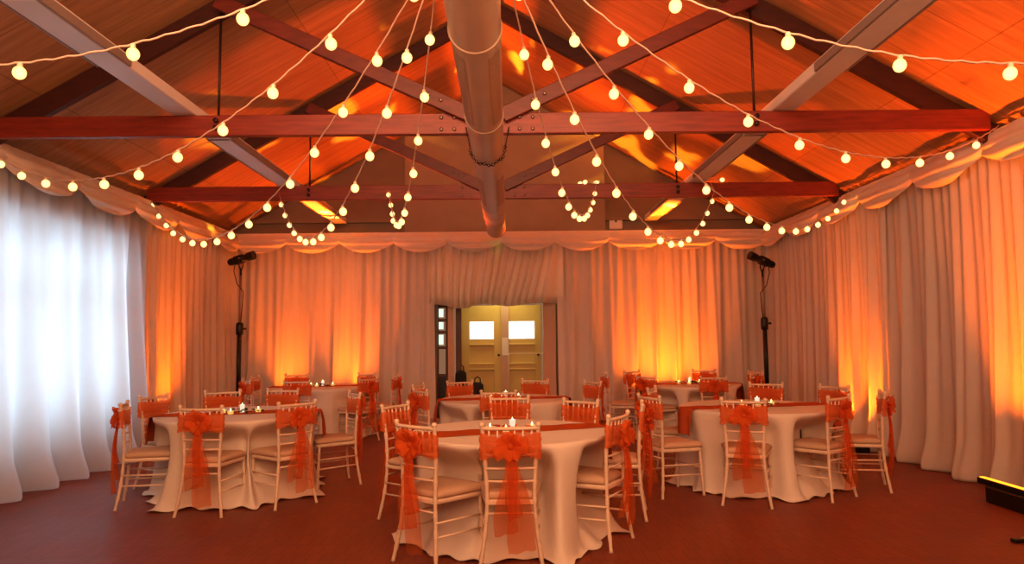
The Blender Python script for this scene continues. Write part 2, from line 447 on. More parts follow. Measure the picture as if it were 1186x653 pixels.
# ------------------------------------------------------------------ duct
def duct():
    zc, r, xc = 1.445+1.73, .146, -.165
    t = empty('ventilation_duct', (xc, -1.0, zc)); tag(t, 'beige round ventilation duct hanging along the middle under the trusses', 'ventilation duct')
    yend = 10.75+1.0
    R90 = rotx(-PI/2)
    mb = MB()
    prof = []
    y = 0.0
    while y < yend: prof.append((r, y)); y += .25
    prof += [(r, yend), (r-.012, yend), (r-.012, yend-.3)]
    mb.lathe([(max(a, 1e-6), b) for a, b in prof[:-1]], 40, (0,0,0), R90)
    mb.f = [f for f in mb.f if len(f) < 10]
    mb.build('duct_tube', M['duct'], t, sharp=40)
    for y in (3.6, 4.72, 6.22, 9.6, 10.1, 10.55, 11.72):
        MB().torus(r+.001, .008, (0, y, 0), rotx(PI/2), 40, 6).build('duct_ring', M['duct'], t)
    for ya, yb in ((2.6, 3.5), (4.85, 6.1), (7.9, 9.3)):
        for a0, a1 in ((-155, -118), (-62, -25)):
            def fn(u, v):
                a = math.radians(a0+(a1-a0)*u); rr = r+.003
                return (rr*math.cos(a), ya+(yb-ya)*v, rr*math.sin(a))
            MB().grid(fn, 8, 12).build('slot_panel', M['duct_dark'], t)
    # chain slung under the duct at the near truss
    mb = MB(); n = 26; yc = 7.13
    for i in range(n):
        a = PI + PI*i/(n-1); p = Vector(((r+.014)*math.cos(a), yc+.03*math.sin(i), (r+.014)*math.sin(a)*1.02))
        mb.torus(.013, .0035, p, Matrix.Rotation(-(a-PI/2), 3, 'Y') @ rotx(PI/2*(i % 2)), 10, 5, 1.0)
    for s in (-1, 1): mb.tube([(s*(r+.014), yc, 0), (s*(r+.05), yc+.05, .2)], .006, 6)
    mb.build('sling_chain', M['steel'], t)
duct()

# ------------------------------------------------------------------ curtains
def fnoise(u, seed, fr):
    return sum(math.sin(u*fr*k + seed*1.7*k + k*k)*(1.0/k) for k in (1, 2, 3))/1.6
def curtain(P0, P1, nrm, z0, z1, seed, label, mat='curtain', flare=.12, step=.02, pleat=.15, kick=.06, big=.065, group='ivory wall drapes'):
    P0 = Vector(P0); P1 = Vector(P1); nrm = Vector(nrm).normalized(); ln = (P1-P0).length; d = (P1-P0).normalized()
    nu = int(ln/step); nv = 40
    def fn(u, t):
        v = 1-(1-t)**1.5   # t: 0 at the top, 1 at the hem, rows get denser near the floor
        s = u*ln; w = v
        ph = 2*PI*s/pleat + 1.6*fnoise(s, seed, 1.3) + .9*w*fnoise(s, seed+3, 2.1)
        p2 = 2*PI*s/(pleat*2.7) + 2.4*fnoise(s, seed+5, .9) + .9*w + .6*fnoise(s+w, seed+8, 1.1)
        a1 = .026*(1-.62*w)*(1+.4*fnoise(s, seed+9, 2.)); a2 = big*w**.8*(1+.35*fnoise(s, seed+6, 1.1))
        off = a1*math.sin(ph) + a2*math.sin(p2) + .02*fnoise(s, seed+2, .7) + flare*w**2.2
        k = max(0, (w-.86)/.14); k = k*k*(3-2*k)
        loc = .45+.55*math.sin(p2+.6)
        off += kick*k*max(0, loc+.2)
        e = max(0, (w-.965)/.035)          # the hem rolls under on the floor
        off -= .05*e*e
        z = z1 + (z0-z1)*min(1.0, v*1.012)
        z = max(z, .004) + .012*(1+math.sin(p2*.7+seed))*max(0, (w-.9)/.1)*(1-e)
        side = .035*w*math.cos(p2) + .02*w*fnoise(s, seed+4, 1.7)
        p = P0 + d*(s+side) + nrm*(off+.03)
        return (p.x, p.y, z)
    o = MB().grid(fn, nu, nv).build('curtain_panel', M[mat])
    return tag(o, label, 'curtain', group)
ZT = 3.32
# left wall (x = XL), running away from the camera
curtain((XL, 2.5, 0), (XL, 9.15, 0), (1,0,0), 0, ZT, 2, 'white sheer curtain glowing with daylight from the window behind', 'sheer', .15, pleat=.20, kick=.08, big=.11)
curtain((XL, 9.1, 0), (XL, YB-.02, 0), (1,0,0), 0, ZT, 3, 'amber-lit curtain on the window wall between the glowing sheer and the corner', 'curtain', .06)
# right wall
curtain((XR, 2.5, 0), (XR, 8.6, 0), (-1,0,0), 0, ZT, 5, 'long ivory curtain between the two floor light bars on the side wall', 'curtain', .10)
curtain((XR, 8.30, 0), (XR, YB-.02, 0), (-1,0,0), 0, ZT, 6, 'ivory side curtain from the farther light bar to the back corner', 'curtain', .05)
# back wall
curtain((XL, YB, 0), (OX0-.02, YB, 0), (0,-1,0), 0, ZT, 7, 'ivory back curtain beside the doorway, on the side of the glass door', 'curtain', .05, kick=.05)
curtain((OX1+.0, YB, 0), (XR, YB, 0), (0,-1,0), 0, ZT, 8, 'ivory back curtain with the strong amber uplight in its middle', 'curtain', .05, kick=.05)
# gathered drape pulled up over the doorway
def door_drape():
    x0, x1 = OX0-.12, OX1+.10
    def fn(u, v):
        s = x0 + (x1-x0)*u
        # folds sweep sideways towards the gathered hem
        bottom = 2.05 + .025*math.sin(u*14+1) - .03*math.exp(-((u-.27)/.12)**2)
        z = ZT-.05 + (bottom-(ZT-.05))*v
        sweep = -.95*u**2*max(0, 1-u)**.45*v**1.35
        ph = 2*PI*u*17 + 1.5*math.sin(u*9) + .8*math.sin(u*23) + .9*v*math.sin(u*5)
        off = .07*math.sin(ph)*(.45+.7*v) + .02*math.sin(2.3*ph+1)*v + .13*math.sin(PI*min(1, v*.96))*v
        if v > .88:
            k = (v-.88)/.12; off -= .12*k*k; z -= .018*k*(1+math.sin(ph+.7))*(1-k*.6)*(u < .6)
        return (s+sweep+.012*math.cos(ph), YB-.07-off, z)
    o = MB().grid(fn, 230, 34).build('door_drape', M['swag'])
    tag(o, 'gathered ivory drape pulled up over the cream double doors', 'drape')
door_drape()
# scalloped pelmets
def pelmet(P0, P1, nrm, n, label):
    P0 = Vector(P0); P1 = Vector(P1); nrm = Vector(nrm); d = (P1-P0)/n; ln = d.length; dd = d.normalized()
    t = empty('swag_pelmet', P0); tag(t, label, 'pelmet', 'scalloped pelmets')
    for k in range(n):
        sd = random.random()*6
        def fn(u, v):
            uu = -.03 + 1.06*u
            sag = 1-(2*u-1)**2
            edge = .15 + .20*max(0, sag)**.85
            z = -edge*v
            off = .06*math.sin(PI*min(1, v))*(.4+.6*sag) + .030*math.sin(v*(15+4*sag) + 1.2*sd + 2.6*sag)*(.25+.75*sag)*v**.7 + .05*v*sag
            off += .012*math.sin(u*26+sd)*(1-v)
            off += .02*(k % 2)*0
            z += .012*math.sin(u*9+sd)*(v < .02)
            return tuple(dd*(ln*(k+uu)) + nrm*(off+.13) + Vector((0, 0, z)))
        MB().grid(fn, 26, 22).build('swag', M['swag'], t)
    # flat header board cloth behind the swags
    def hd(u, v): return tuple(dd*(ln*n*u) + nrm*(.115 + .006*math.sin(u*n*31)) + Vector((0, 0, .015-.20*v)))
    MB().grid(hd, n*12, 4).build('header_band', M['swag'], t)
PZ = 3.325
pelmet((XL-.02, -.5, PZ), (XL-.02, YB, PZ), (1,0,0), 11, 'ivory scalloped pelmet along the top of the window-side drapes')
pelmet((XR+.02, YB, PZ), (XR+.02, -.5, PZ), (-1,0,0), 11, 'ivory scalloped pelmet along the top of the drapes opposite the window')
pelmet((XL+.02, YB+.0, PZ), (XR-.02, YB+.0, PZ), (0,-1,0), 10, 'ivory scalloped pelmet across the back wall above the doorway')

# ------------------------------------------------------------------ lobby and doors behind the opening
YD = 13.35
def lobby():
    struct(MB().box((OX0-.35, (WB+.2+YD)/2+.3, 1.25), (.1, YD-WB+.5, 2.5)).build('wall_lobby_left', M['lobby'], smooth=False))
    struct(MB().box((1.16, (WB+.2+YD)/2+.3, 1.25), (.1, YD-WB+.5, 2.5)).build('wall_lobby_right', M['lobby'], smooth=False))
    struct(MB().box((-.2, (WB+.2+YD)/2+.3, 2.55), (3.0, YD-WB+.5, .1)).build('ceiling_lobby', M['lobby'], smooth=False))
    mb = MB().box((-.2, YD+.14, 2.35), (2.8, .12, .35)).box((.96, YD+.14, 1.1), (.46, .12, 2.2)).box((-.94, YD+.14, 1.1), (.1, .12, 2.2))
    mb.box((-1.5, YD+.14, 1.1), (.3, .12, 2.2))
    struct(mb.build('wall_lobby_back', M['lobby'], smooth=False))
    # reveal posts of the opening
    struct(MB().box((-1.02, WB+.1, 1.15), (.10, .16, 2.3)).build('trim_4', M['lobby'], smooth=False))
    struct(MB().box((OX1-.13, WB+.1, 1.15), (.22, .16, 2.3)).build('trim_5', M['lobby'], smooth=False))
    def leaf(x0, x1, name, hs, st):
        w = x1-x0
        d = struct(empty(name, (x0, YD+.1, 0)))
        mb = MB()
        mb.bbox((st/2, 0, 1.05), (st, .05, 2.1), .004).bbox((w-st/2, 0, 1.05), (st, .05, 2.1), .004)
        for z, h in ((1.94, .31), (1.39, .12), (.91, .15), (.12, .24)): mb.bbox((w/2, 0, z), (w-2*st+.01, .05, h), .004)
        mb.box((w/2, .012, 1.15), (w-2*st, .02, .36)).box((w/2, .012, .54), (w-2*st, .02, .62))
        struct(mb.build('door_leaf', M['cream_door'], d, smooth=False))
        mb = MB()
        for z in (1.34, .968, .865): mb.bbox((w/2, -.035, z), (w-2*st+.02, .035, .035), .006)
        struct(mb.build('ledge_moulding', M['cream_door'], d, smooth=False))
        struct(MB().box((w/2, .0, 1.62), (w-2*st, .012, .365)).build('window_pane', M['pane'], d, smooth=False))
        hx = w-.06 if hs > 0 else .06
        mb = MB().lathe([(0,0),(.02,.002),(.02,.03),(.008,.035),(.008,.05),(.022,.055),(.022,.07),(0,.075)], 10, (hx, -.025, 1.14), rotx(PI/2))
        struct(mb.build('door_handle', M['steel'], d))
    leaf(-.89, -.115, 'door_1', 1, .155); leaf(-.105, .645, 'door_2', 1, .125)
    struct(MB().box((-.05, YD+.05, 1.05), (.15, .05, 2.1)).build('trim_6', M['lobby'], smooth=False))
    n = MB().bbox((-.05, YD+.0215, 1.30), (.12, .006, .34), .002).build('notice_card', M['white'], smooth=False)
    tag(n, 'tall pale notice card fixed between the two cream doors', 'notice')
    # part-open glazed door at the side of the lobby
    d = struct(empty('door_3', (OX0-.04, WB+.22, 0)))
    mb = MB().bbox((.03, 0, 1.05), (.05, .05, 2.1), .004).bbox((.20, 0, 1.05), (.04, .05, 2.1), .004)
    for z in (.1, .80, 1.30, 1.58, 1.80, 2.05): mb.bbox((.115, 0, z), (.13, .045, .05 if z > .2 else .2), .003)
    struct(mb.build('door_leaf', M['darkwood'], d, smooth=False))
    for a, b in ((1.34, 1.55), (1.62, 1.78), (1.84, 2.02)):
        struct(MB().box((.095, .0, (a+b)/2), (.09, .008, b-a-.03)).build('window_pane', M['pane_green'], d, smooth=False))
    struct(MB().box((.115, .0, .5), (.13, .008, .6)).build('lower_pane', M['black'], d, smooth=False))
    struct(MB().bbox((-.90, WB+.3, 1.1), (.10, .04, 2.2), .004).build('door_4', M['darkwood'], smooth=False))
    # thin white metal rail in front of the doors
    r = empty('garment_rail', (.0, YD-.35, 0))
    x0, x1 = .02, .75
    MB().tube([(x0, 0, .04), (x0, 0, 1.17), (x1, 0, 1.17), (x1, 0, .04)], .011, 6).tube([(x0, 0, .45), (x1, 0, .45)], .008, 6).build('rail_frame', M['white'], r)
    MB().tube([(x0, -.2, .02), (x0, .2, .02)], .012, 6).build('foot', M['white'], r)
    MB().tube([(x1, -.2, .02), (x1, .2, .02)], .012, 6).build('foot', M['white'], r)
    tag(r, 'thin white metal rail standing before the cream double doors', 'rail')
lobby()
def bag(x, y, w, h, dp, label, grp):
    t = empty('black_bag', (x, y, 0)); tag(t, label, 'bag', grp)
    def fn(u, v):
        a = 2*PI*u; e = .45
        cx = math.copysign(abs(math.cos(a))**e, math.cos(a)); sy = math.copysign(abs(math.sin(a))**e, math.sin(a))
        k = 1 - .12*v**3 - (.0 if v < .96 else .35); k *= 1+.03*math.sin(a*3+v*5)
        return (w/2*cx*k, dp/2*sy*k, h*min(1, v*1.02))
    mb = MB().grid(fn, 28, 12, wrap=True); mb.add([fn(i/28, 1) for i in range(28)], [tuple(range(28))])
    mb.build('bag_body', M['black_fabric'], t)
    MB().tube([(-w*.22, 0, h*.97), (-w*.2, 0, h+.07), (0, 0, h+.10), (w*.2, 0, h+.07), (w*.22, 0, h*.97)], .012, 6).build('handle', M['black_fabric'], t)
bag(-.86, 12.75, .22, .88, .2, 'taller black bag standing against the dark doorpost', 'black bags in the doorway')
bag(-.56, 12.75, .24, .66, .22, 'shorter black bag standing before the cream door leaf', 'black bags in the doorway')

# wall box and sensor on the gable
b = empty('socket_box', (1.98, WB-.03, 3.50)); tag(b, 'small white box mounted on the gable just above the back pelmet', 'socket box')
MB().bbox((0, 0, 0), (.24, .06, .19), .01).build('box_body', M['white'], b, smooth=False)
MB().bbox((.0, -.034, .055), (.03, .012, .05), .003).build('box_switch', M['black'], b, smooth=False)

# ------------------------------------------------------------------ profile spotlights on stands
def spot_stand(x, y, side, lamp_z, tilt, label_s, label_l):
    t = empty('lighting_stand', (x, y, 0)); tag(t, label_s, 'lighting stand')
    MB().tube([(0,0,.35), (0,0,1.72)], .036, 12).build('lower_tube', M['black'], t)
    MB().lathe([(.0,1.55),(.055,1.56),(.06,1.62),(.06,1.72),(.05,1.76),(0,1.77)], 14).build('collar', M['black'], t)
    MB().tube([(0,0,1.7), (0,0,lamp_z-.28)], .021, 10).build('upper_tube', M['pole'], t)
    MB().tube([(.05,0,1.66), (.11,0,1.66)], [.012,.02], 8).build('knob', M['black'], t)
    for k in range(3):
        a = PI/2 + k*2*PI/3
        l = MB().tube([(.03*math.cos(a), .03*math.sin(a), .55), (.25*math.cos(a), .25*math.sin(a), .02)], .016, 8).tube([(.03*math.cos(a), .03*math.sin(a), .2), (.20*math.cos(a), .20*math.sin(a), .25)], .008, 6)
        l.build('leg', M['black'], t)
    # spotlight
    h = empty('profile_spotlight', (x, y, lamp_z)); tag(h, label_l, 'spotlight')
    ax = Vector((side*math.cos(tilt), -.25, math.sin(tilt))).normalized()
    q = ax.to_track_quat('Z', 'Y').to_matrix()
    MB().lathe([(0,-.24),(.05,-.235),(.062,-.20),(.062,-.12),(.075,-.11),(.078,.04),(.06,.06),(.056,.12),(.07,.13),(.074,.25),(.066,.25),(.064,.14)][:11], 20, (0,0,0), q).build('lamp_body', M['black'], h, sharp=40)
    MB().lathe([(0,.0),(.06,.0),(.06,.004),(0,.004)], 20, tuple(ax*.238), q).build('lens', M['glass_lens'], h)
    mb = MB()
    for s in (-1, 1):
        mb.tube([(0, s*.088, 0), (0, s*.088, -.12), (0, s*.03, -.17)], .010, 6)
    mb.tube([(0, -.05, -.17), (0, .05, -.17)], .014, 8).tube([(0, 0, -.17), (0, 0, -.29)], .019, 8)
    mb.build('yoke', M['black'], h)
    for s in (-1, 1):
        MB().lathe([(0,0),(.018,.002),(.018,.02),(0,.024)], 10, (0, s*.09, 0), rotx(-s*PI/2)).build('knob', M['bolt'], h)
    w = MB().tube([(-.10*side, .02, -.03), (-.13*side, .03, -.2), (-.06*side, .0, -.42), (.06*side, -.03, -.55), (.05*side, -.04, -.8), (.03*side, -.04, -1.1)], .007, 6)
    w.build('power_cable', M['black'], h)
    return ax
axL = spot_stand(-4.46, 11.55, 1, 2.83, .24, 'black lighting stand in the back corner on the window side', 'black profile spotlight on the stand in the window-side back corner')
axR = spot_stand(4.30, 11.55, -1, 2.72, .35, 'black lighting stand in the back corner away from the window', 'black profile spotlight tilted up on the stand away from the window')

# ------------------------------------------------------------------ LED floor light bars
def led_bar(loc, rz, label, ln=1.0):
    t = empty('led_light_bar', loc, rz); tag(t, label, 'light bar', 'LED floor light bars')
    MB().bbox((0, 0, .16), (ln, .07, .05), .006).build('bar_housing', M['black'], t, smooth=False)
    MB().bbox((0, 0, .1875), (ln-.03, .045, .008), .002).build('led_strip', M['glow_led'], t, smooth=False)
    MB().bbox((0, 0, .07), (ln-.28, .13, .138), .01).build('power_box', M['black'], t, smooth=False)
    for s in (-1, 1): MB().bbox((s*(ln/2-.16), 0, .07), (.03, .10, .14), .004).build('foot', M['black'], t, smooth=False)
bars = [((4.36, 8.92, 0), PI/2, 'far LED bar glowing on the floor behind the side wall chairs'),
        ((4.18, 5.72, 0), PI/2, 'near black LED bar with amber strip against the side curtain'),
        ((-4.52, 9.75, 0), PI/2, 'LED bar on the floor under the amber stripe of the window wall'),
        ((-3.35, 11.80, 0), 0, 'LED bar behind the table at the window-side back corner'),
        ((2.75, 11.80, 0), 0, 'LED bar behind the table under the brightest back glow')]
for l_, r_, lab in bars: led_bar(l_, r_, lab)
o = empty('power_strip', (3.62, 4.92, 0), .12); tag(o, 'slim dark power strip lying on bare floor near the closest LED bar', 'power strip')
MB().bbox((0, 0, .014), (.26, .05, .028), .006).build('strip_body', M['black'], o, smooth=False)
MB().bbox((-.02, -.002, .0285), (.07, .03, .003), .001).build('silver_plate', M['pole'], o, smooth=False)

# ------------------------------------------------------------------ festoon strings
def cat_curve(A, B, sag, n=120):
    A = Vector(A); B = Vector(B); pts = []
    for i in range(n+1):
        t = i/n; p = A.lerp(B, t); p.z -= sag*4*t*(1-t); pts.append(p)
    return pts
BULB_R = .030
bulb_mesh = MB().lathe(sphere_prof(BULB_R, 10, -.050, 1.08), 14).mesh('bulb', M['bulb'])
hold_mesh = MB().lathe([(0, .0), (.011, -.001), (.013, -.012), (.012, -.024), (0, -.026)], 8).mesh('bulb_holder', M['holder'])
def bulb(t, p, k, rot=None):
    b = bpy.data.objects.new('bulb', bulb_mesh); COL.objects.link(b); b.parent = t; b.location = p
    b.rotation_euler = rot if rot else (random.uniform(-.12, .12), random.uniform(-.12, .12), 0)
    h = bpy.data.objects.new('bulb_holder', hold_mesh); COL.objects.link(h); h.parent = b
def string(A, B, sag, s0, sp, label, extra=None):
    t = empty('festoon_string', A); tag(t, label, 'string lights', 'festoon light strings')
    A = Vector(A); B = Vector(B)
    pts = [p-A for p in cat_curve(A, B, sag)]
    cum = [0]
    for a, b in zip(pts, pts[1:]): cum.append(cum[-1]+(b-a).length)
    wob = [p + Vector((0, 0, .004*math.sin(i*1.9))) for i, p in enumerate(pts)]
    if extra:
        wob += [Vector(e)-A for e in extra]
    MB().tube(wob, .0052, 5).build('cable', M['cable'], t)
    s = s0 % sp; j = 0; k = 0
    while s < cum[-1]-.03:
        while cum[j+1] < s: j += 1
        f = (s-cum[j])/(cum[j+1]-cum[j]); bulb(t, pts[j].lerp(pts[j+1], f), k); k += 1; s += sp
    if extra:
        for e in extra[1:]: bulb(t, Vector(e)-A+Vector((0, 0, .02)), k, (1.2, 0, random.uniform(0, 6)))
string((-.404,3.164,3.439), (-4.70,3.283,3.378), .636, .943, .548, 'bulb string running sideways overhead towards the window wall')
string((-.245,2.954,3.374), (-4.80,6.21,3.29), .732, .877, .487, 'bulb string sweeping down over the glowing sheer curtain')
string((-.314,3.271,3.413), (-4.74,9.142,3.34), .946, .768, .487, 'bulb string sagging to the window wall by the amber curtain')
string((-.29,3.186,3.391), (-3.04,9.15,3.40), .973, .696, .461, 'bulb string looping up to the far truss by the pale trunking')
string((-.362,3.60,3.44), (-1.574,9.14,3.45), .83, .394, .462, 'bulb string closest to the duct on its window side')
string((.011,3.538,3.44), (1.20,9.14,3.44), .767, .557, .449, 'bulb string ending in spare bulbs laid on the far truss',
       [(1.22, 9.15, 3.53), (1.17, 9.2, 3.535), (1.10, 9.17, 3.535), (1.05, 9.22, 3.535), (1.27, 9.18, 3.535)])
string((-.031,3.189,3.393), (2.80,9.14,3.40), 1.033, .738, .462, 'bulb string looping in front of the back pelmet to the orange trunking',
       [(2.74, 9.15, 3.54), (2.60, 9.2, 3.60), (2.88, 9.18, 3.55)])
string((-.036,3.133,3.414), (4.62,9.134,3.40), .919, .737, .479, 'bulb string sagging to the far end of the pelmet opposite the window')
string((-.019,3.146,3.409), (4.55,6.196,3.36), .653, .851, .537, 'bulb string reaching the pelmet opposite the window by the near truss')
string((-.085,2.967,3.411), (4.60,3.314,3.35), .663, .963, .548, 'bulb string running sideways overhead away from the window')

# ------------------------------------------------------------------ tables
R_T, H_T = .755, .745
R_W = .738   # wooden top under the cloth
def fold_fn(th, seed):
    return (math.cos(11*th + seed + .8*math.sin(2*th+seed)) + .55*math.cos(7*th+2.1*seed) + .35*math.cos(17*th+seed*3.3))/1.9
def cloth_top(x, y): return H_T + .006
def pinch(x, y, z, chairs):
    # the cloth is pushed in where a seat is tucked under the table
    if z > H_T-.004: return x, y
    for px, py, fx, fy in chairs:
        lx = (x-px)*fy - (y-py)*fx; ly = (x-px)*fx + (y-py)*fy
        lim = .435
        if ly < lim and abs(lx) < .42 and ly > -.3:
            wx = 1 if abs(lx) < .20 else max(0, 1-(abs(lx)-.20)/.13)
            wx = wx*wx*(3-2*wx)
            wz = min(1, (H_T-z)/.20); wz = wz*wz*(3-2*wz)
            if z < .40: wz *= .22+.78*(z/.40)
            q = (lim-ly)*wx*wz
            x += fx*q; y += fy*q
    return x, y
def tablecloth(cx, cy, seed, label, chairs):
    nth = 168
    prof_top = [0.0, .2, .45, .62, .70, .735, .752]
    def pos(th, j, nv):
        if j < len(prof_top):
            r = prof_top[j]; z = H_T+.006
            if j == len(prof_top)-1: z -= .002
            return (r*math.cos(th), r*math.sin(th), z)
        v = (j-len(prof_top)+1)/(nv-len(prof_top))
        fo = fold_fn(th, seed)
        z = (H_T+.0)*(1-v)
        amp = .085*v**.8
        r = R_T + .004 + .012*min(1, v*8) + amp*fo - .055*math.sin(PI*min(1, v*1.15))*(1 if v < .87 else 0)*.6
        f2 = max(0, (v-.86)/.14)
        r += (.04+.05*max(0, fold_fn(th*1.0+.3, seed+2)))*f2**1.4
        if f2 > 0: z = max(.006 + .016*(1+math.sin(th*23+seed))*f2*.5, z*(1-.25*f2))
        tw = .03*v*math.sin(5*th+seed*2)
        return (r*math.cos(th+tw), r*math.sin(th+tw), z)
    nv = 34
    mb = MB()
    def fn(u, w):
        x, y, z = pos(2*PI*u, int(round(w*nv)), nv)
        x, y = pinch(x, y, z, chairs)
        return (x, y, z)
    mb.grid(fn, nth, nv, wrap=True)
    o = mb.build('tablecloth', M['tablecloth'], loc=(cx, cy, 0))
    tag(o, label, 'tablecloth', 'ivory floor-length tablecloths')
def table(cx, cy, label):
    t = empty('round_table', (cx, cy, 0)); tag(t, label, 'table', 'round banquet tables')
    MB().lathe([(0, H_T-.03), (R_W-.01, H_T-.03), (R_W, H_T-.02), (R_W, H_T-.008), (R_W-.01, H_T-.002), (0, H_T-.002)], 48).build('tabletop', M['darkwood'], t, sharp=40)
    for a in range(4):
        an = PI/4+a*PI/2
        MB().tube([(.42*math.cos(an), .42*math.sin(an), H_T-.03), (.45*math.cos(an), .45*math.sin(an), 0)], .016, 8).build('leg', M['steel'], t)
def runner(cx, cy, ang, label, w=.30, drop=.26):
    half = R_T+.012
    def fn(u, v):
        tot = 2*(half+drop); s = -half-drop + tot*u; yy = (v-.5)*w
        e = math.sqrt(max(0, half**2 - yy**2))+.012
        if abs(s) <= e: x, z = s, H_T+.0105
        else:
            k = abs(s)-e; x = math.copysign(e + .012*min(1, k*12) + .02*k/drop + .012*math.sin(yy*30+1)*min(1, k*6), s); z = H_T+.0105-k*.985
        z += .002*math.sin(s*23+yy*9) if abs(s) < e-.03 else 0
        z = max(z, .1)
        return (x, yy*(1-.10*max(0, abs(s)-half)/drop), z)
    o = MB().grid(fn, 150, 16).build('table_runner', M['runner'], loc=(cx, cy, 0)); o.rotation_euler = (0, 0, ang)
    o.modifiers.new('thick', 'SOLIDIFY').thickness = .0015
    tag(o, label, 'table runner', 'orange table runners')
def votive(x, y, label, big=True):
    zb = H_T+.0125
    if big:
        t = empty('candle_holder', (x, y, zb)); tag(t, label, 'candle holder', 'white votive candle holders')
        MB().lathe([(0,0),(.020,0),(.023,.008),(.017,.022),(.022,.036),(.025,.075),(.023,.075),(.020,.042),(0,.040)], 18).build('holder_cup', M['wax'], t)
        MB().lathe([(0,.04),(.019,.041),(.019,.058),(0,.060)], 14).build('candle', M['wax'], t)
        MB().lathe([(0,.061),(.006,.068),(.004,.082),(0,.094)], 8).build('flame', M['flame'], t)
    else:
        t = empty('tealight', (x, y, zb)); tag(t, label, 'tealight', 'tealights on the tables')
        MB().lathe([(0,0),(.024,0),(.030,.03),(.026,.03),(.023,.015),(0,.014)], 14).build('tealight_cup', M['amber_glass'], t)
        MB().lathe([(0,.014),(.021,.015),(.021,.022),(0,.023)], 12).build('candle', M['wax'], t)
        MB().lathe([(0,.024),(.007,.032),(.005,.046),(0,.056)], 8).build('flame', M['flame'], t)
def petals(cx, cy, label, mat, n=40, r=.24, h=.03):
    mb = MB()
    for i in range(n):
        a = random.uniform(0, 2*PI); q = r*math.sqrt(random.random()); x, y = q*math.cos(a), q*math.sin(a)*.7
        z = random.uniform(.002, h)*(1-q/r*.6)
        R = rotz(random.uniform(0, 6)) @ rotx(random.uniform(-.5, .5)) @ roty(random.uniform(-.5, .5)); s = random.uniform(.014, .026)
        vs = [R @ Vector(v)*s for v in ((-1,0,0),(-.4,-.6,.15),(.5,-.55,.2),(1.1,0,0),(.5,.55,.2),(-.4,.6,.15),(0,0,-.08))]
        mb.add([v+Vector((x, y, z+.008)) for v in vs], [(0,1,6),(1,2,6),(2,3,6),(3,4,6),(4,5,6),(5,0,6)])
    o = mb.build('petal_scatter', M[mat], loc=(cx, cy, H_T+.013))
    tag(o, label, 'table scatter', kind='stuff')

